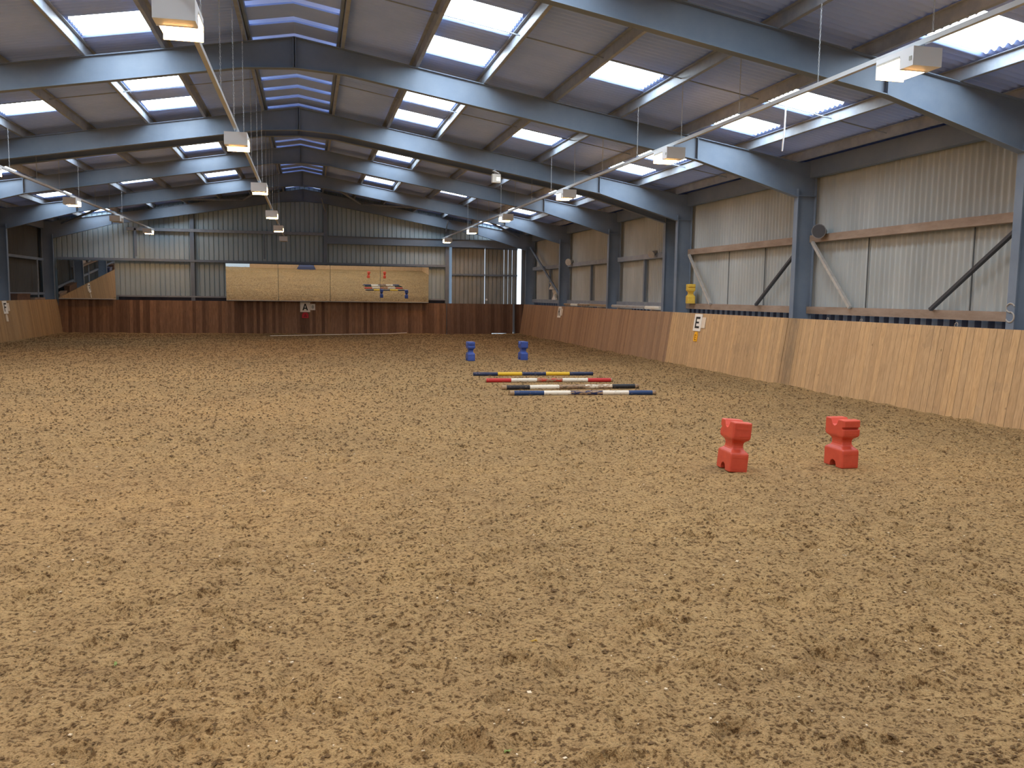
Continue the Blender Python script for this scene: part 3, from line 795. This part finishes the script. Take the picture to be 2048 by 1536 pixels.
# ------------------------------------------------------------------ small things on the walls and roof
def horn(y, m, label, dirv=(-.75, -.65, -.05), x=10.16, s=1.0):
    t = empty('horn_speaker', (x, y, 3.18)); d = Vector(dirv).normalized()
    b = MB(); c0 = Vector((.12, .1, .06)) * s
    b.tube([c0, c0 + d * .10 * s, c0 + d * .17 * s, c0 + d * .34 * s], [.07 * s, .075 * s, .09 * s, .15 * s], 16)
    b.build('horn', M[m], t, smooth=False)
    MB().tube([c0 + d * .338 * s, c0 + d * .345 * s], [.135 * s, .135 * s], 16).build('mouth', M['horn_dark' if m == 'horn_grey' else m], t)
    MB().bar((.12 * s, .1 * s, -.005), (.12 * s, .1 * s, .1 * s), .07, .07).build('bracket', M['horn_grey'], t)
    t.location = (10.30, y, 3.175)
    return tag(t, label, 'loudspeaker', 'loudspeakers on the right wall rail')
horn(16.0, 'horn_grey', 'dark grey horn loudspeaker on the wall rail beside the second right column')
horn(24.85, 'horn_pale', 'pale loudspeaker on the rail of the middle right bay', (-.8, -.5, -.35), s=.8)
horn(33.55, 'horn_pale', 'pale loudspeaker on the rail above the K marker', (-.7, -.6, -.1), s=.95)
# small light box under the rafter
t = empty('sensor_light', (4.80, 22.4, zb(5.0)))
MB().box(-.11, .11, -.06, .08, -.34, -.12).build('housing', M['offwhite'], t)
MB().box(.0, .09, -.068, -.06, -.29, -.21).build('lit_panel', M['led'], t)
MB().bar((-.03, .02, -.12), (-.03, .02, .005), .05, .04).build('bracket', M['galv'], t)
MB().add([(-.1, -.09, -.05), (.06, -.09, -.11), (.06, .04, -.11), (-.1, .04, -.05), (-.1, -.09, -.03), (.06, -.09, -.09), (.06, .04, -.09), (-.1, .04, -.03)],
         [(0, 3, 2, 1), (4, 5, 6, 7), (0, 1, 5, 4), (1, 2, 6, 5), (2, 3, 7, 6), (3, 0, 4, 7)]).build('hood', M['trunk'], t)
tag(t, 'small cream light box with a lit square hanging under a roof rafter', 'light')
# loose white rod hanging from a roof tie
rod = MB().tube([(0, 0, 0), (.01, 0, -.04), (.0, 0, -.42), (-.025, 0, -.76)], [.010, .013, .013, .014], 8).build('hanging_rod', M['white'])
rod.location = (7.92, 13.55, ZRIDGE - SL * 8.13 - .118)
tag(rod, 'loose white rod dangling from the roof tie near the right rooflights', 'rod')
# baling twine loops on the boards
for k, (y, sz, lb) in enumerate([(15.17, .03, 'pale twine loop hooked over the right boards, farthest of three'), (14.11, .035, 'pale twine loop hooked over the right boards, middle of three'), (11.68, .045, 'pale twine loop hooked over the right boards, nearest of three')]):
    pts = [(.012 * math.sin(a * .7), -sz * .6 * math.cos(a * .42), sz * 1.3 * math.sin(a * .42)) for a in range(0, 11)]
    o = MB().tube(pts, .005, 6).build('twine_loop', M['twine']); o.location = (XR + TR + .02, y, HK + .008)
    tag(o, lb, 'twine', 'twine loops on the right boards')
# torn sacking against the far right wall
rngp = random.Random(5)
def scrap(loc, w_, h_, label):
    b = MB(); n, m_ = 8, 12
    for th in (0, .05):
        for j in range(m_ + 1):
            for i in range(n + 1):
                u = i / n - .5; v = j / m_; ww = w_ * (.55 + .45 * math.sin(v * 2.6 + .5)) * (1 - .25 * (rngp.random() if i in (0, n) else 0))
                b.v.append((-.05 * math.sin(v * 7 + u * 3) - th, u * ww + .04 * math.sin(v * 5), v * h_ * (1 - .06 * rngp.random() * (j == m_))))
    K = (n + 1) * (m_ + 1)
    for j in range(m_):
        for i in range(n):
            a = j * (n + 1) + i; b.f.append((a, a + 1, a + n + 2, a + n + 1)); b.f.append((K + a + n + 1, K + a + n + 2, K + a + 1, K + a)); b.m += [0, 0]
    ring_ = [i for i in range(n + 1)] + [j * (n + 1) + n for j in range(1, m_ + 1)] + [m_ * (n + 1) + i for i in range(n - 1, -1, -1)] + [j * (n + 1) for j in range(m_ - 1, 0, -1)]
    for a, c in zip(ring_, ring_[1:] + ring_[:1]): b.f.append((a, K + a, K + c, c)); b.m.append(0)
    o = b.build('torn_sack', M['sack']); o.location = loc
    return tag(o, label, 'sack', 'torn sacks in the far right bay')
scrap((10.36, 35.9, 1.672), .5, .42, 'crumpled pale sack stuffed on the lower rail left of the K marker')
scrap((10.27, 36.1, 2.12), .26, .32, 'small pale torn scrap caught on the brace above the crumpled sack')
# thin white line on the sand, built as a raised strip
tp = MB(); pts = [(-1.59, 37.2), (-.4, 37.75), (.9, 38.3), (2.2, 38.85), (3.4, 39.35), (4.36, 39.7)]
for a, b in zip(pts[:-1], pts[1:]):
    tp.bar((a[0], a[1], .03 + max(ground(*a), 0)), (b[0], b[1], .03 + max(ground(*b), 0)), .07, .02)
tag(tp.build('ground_strip', M['strip']), 'thin white line lying on the sand before the far boards', 'strip')
# rod of light-coloured knob at the door bottom
kb = MB().tube([(0, .0, 0), (0, -.06, 0)], [.05, .05], 12).build('door_roller', M['white']); kb.location = (8.22, 40.28, 1.62)
tag(kb, 'small bright round roller between the two door leaves', 'roller')
MBk = MB().bar((8.22, 40.28, 1.62), (8.22, 40.42, 1.62), .03, .03).build('axle', M['galv'], kb); MBk.matrix_parent_inverse = kb.matrix_basis.inverted()

# ------------------------------------------------------------------ odds and ends behind the left boards and in the mirror
def crate(x, y, w_, d_, z1, m, label, cat='crate'):
    t = empty('storage_crate', (x, y, 0)); b = MB(); b.box(-w_ / 2, w_ / 2, -d_ / 2, d_ / 2, 0, z1 - .06); b.build('body', M[m], t)
    l = MB(); l.box(-w_ / 2 - .015, w_ / 2 + .015, -d_ / 2 - .015, d_ / 2 + .015, z1 - .06, z1); l.build('lid', M[m], t)
    return tag(t, label, cat, 'stores behind the left boards')
crate(-10.62, 36.0, .22, 1.5, 1.66, 'crate', 'dark brown crate behind the left boards under the wall frame')
crate(-10.62, 38.0, .22, 1.3, 1.50, 'timber_rail', 'low dusty crate behind the left boards near the corner')
crate(-10.62, 26.5, .24, .8, 1.60, 'slate_blue', 'slate blue crate behind the left boards seen in the corner mirror')
crate(-10.62, 25.2, .24, .9, 1.66, 'crate', 'dark brown crate behind the left boards seen in the corner mirror')
for k, (y, h_, z) in enumerate([(31.8, .75, 2.25), (30.1, .6, 2.4), (24.6, .7, 2.3), (22.0, .6, 2.35)]):
    o = MB().box(-.02, .02, -.45, .45, 0, h_).box(.02, .03, -.41, .41, .04, h_ - .04).build('leaning_board', M['board_pale' if k % 2 == 0 else 'offwhite']); o.location = (-10.84, y, 2.25); o.rotation_euler = (0, R(-3), 0)
    tag(o, 'pale board on the left wall shelf, %s from the far wall' % ORD[k], 'board', 'boards on the left wall shelf')
struct(MB().box(-10.98, -10.62, 20.5, 33.9, 2.2, 2.25).build('shelf_beam', M['timber_rail']))
mb_ = MB()
mb_.add([(-1.45, -.5, 0), (.2, -.5, 0), (.2, .05, 0), (-1.45, .05, 0), (-1.15, -.5, .5), (-.05, -.5, .5), (-.1, -.2, .5), (-1.1, -.2, .5)],
        [(0, 3, 2, 1), (4, 5, 6, 7), (0, 1, 5, 4), (1, 2, 6, 5), (2, 3, 7, 6), (3, 0, 4, 7)])
mb_.box(-1.3, .05, .0, .35, 0, .22)
o = mb_.build('mounting_step', M['slate_blue']); o.location = (0, 0, -.01)
tag(o, 'slate blue mounting step at the near wall, visible in the far mirror', 'step')

# ------------------------------------------------------------------ chips, crumbs and leaves on the sand
rc = random.Random(11); cb = MB()
KEEP = [(4.40, 8.30, .5), (5.72, 8.28, .5)]
def spot(ymax, pw):
    while True:
        y = 2.7 + rc.random() ** pw * ymax; x = -.62 * y + rc.random() * (y * 1.65)
        if -9.9 < x < 9.5 and all(math.hypot(x - a, y - b) > r for a, b, r in KEEP) and not (3.2 < x < 6.8 and 14.7 < y < 19.5): return x, y
for k in range(420):
    x, y = spot(9.5, 1.4); g = ground(x, y) + .004; a = rc.random() * 3.14; L = rc.uniform(.003, .008) * (2.0 if rc.random() < .05 else 1); w_ = L * rc.uniform(.3, .8)
    c, s = math.cos(a), math.sin(a); h_ = rc.uniform(.003, .007)
    P = [(x + c * u * L - s * v * w_, y + s * u * L + c * v * w_, g + z) for z in (0, h_) for u, v in ((-1, -1), (1, -1), (1, 1), (-1, 1))]
    cb.add(P, [(0, 3, 2, 1), (4, 5, 6, 7), (0, 1, 5, 4), (1, 2, 6, 5), (2, 3, 7, 6), (3, 0, 4, 7)], 0)
for k in range(16000):
    x, y = spot(15, 1.5); r = rc.uniform(.003, .009) * (1 + .07 * y) * (1.5 if rc.random() < .08 else 1); g = ground(x, y) + r * .1
    e = [rc.uniform(.6, 1.5) * r for _ in range(6)]; d = [rc.uniform(-.4, .4) * r for _ in range(4)]
    cb.add([(x + e[0], y + d[0], g), (x + d[1], y + e[1], g), (x - e[2], y + d[2], g), (x + d[3], y - e[3], g), (x, y, g + e[4] * .5), (x, y, g - e[5] * .5)],
           [(0, 1, 4), (1, 2, 4), (2, 3, 4), (3, 0, 4), (1, 0, 5), (2, 1, 5), (3, 2, 5), (0, 3, 5)], 1)
for k in range(46000):
    y = 9 + 30.4 * rc.random() ** .75; x = rc.uniform(max(XL + .15, -.63 * y), XR - .05)
    if any(abs(y - q) < .09 and 3.4 < x < 6.6 for q in (19.03, 17.55, 16.17, 15.15)) or math.hypot(x - 4.38, y - 23.62) < .45 or math.hypot(x - 5.96, y - 23.87) < .45: continue
    r = rc.uniform(.010, .026) * (.7 + .012 * y); g = ground(x, y) + r * .1
    e = [rc.uniform(.6, 1.5) * r for _ in range(6)]
    cb.add([(x + e[0], y, g), (x, y + e[1], g), (x - e[2], y, g), (x, y - e[3], g), (x, y, g + e[4] * .8)],
           [(0, 1, 4), (1, 2, 4), (2, 3, 4), (3, 0, 4)], 1)
o = cb.build('surface_debris', [M['chip'], M['crumb']]); o['kind'] = 'stuff'; tag(o, 'pale wood chips and dark sand crumbs scattered over the arena surface', 'debris')
def leaf(x, y, m, r, label):
    b = MB(); g = ground(x, y)
    out = [(-1, 0), (-.5, .45), (.1, .5), (.6, .3), (1.1, 0), (.6, -.35), (0, -.5), (-.6, -.4)]
    top = [(u * r, v * r, .012 + .006 * math.sin(u * 3) + .2 * abs(v) * r) for u, v in out]
    n = len(top); b.add([(0, 0, .012)] + top + [(0, 0, .009)] + [(p[0], p[1], p[2] - .003) for p in top],
          [(0, i + 1, (i + 1) % n + 1) for i in range(n)] + [(n + 1, n + 2 + (i + 1) % n, n + 2 + i) for i in range(n)] + [(i + 1, n + 2 + i, n + 2 + (i + 1) % n, (i + 1) % n + 1) for i in range(n)])
    b.tube([(-r, 0, .008), (-1.6 * r, .1 * r, .006)], .0015, 5)
    o = b.build('fallen_leaf', M[m]); o.location = (x, y, g); o.rotation_euler = (0, 0, x * 5)
    return tag(o, label, 'leaf', 'leaves on the sand')
leaf(.76, 3.21, 'leaf_green', .018, 'small green leaf on the sand at the bottom centre')
leaf(1.14, 4.23, 'leaf_yellow', .016, 'small yellow leaf on the sand right of centre')
leaf(-.95, 4.41, 'leaf_green', .014, 'small yellowish green leaf on the sand at lower left')
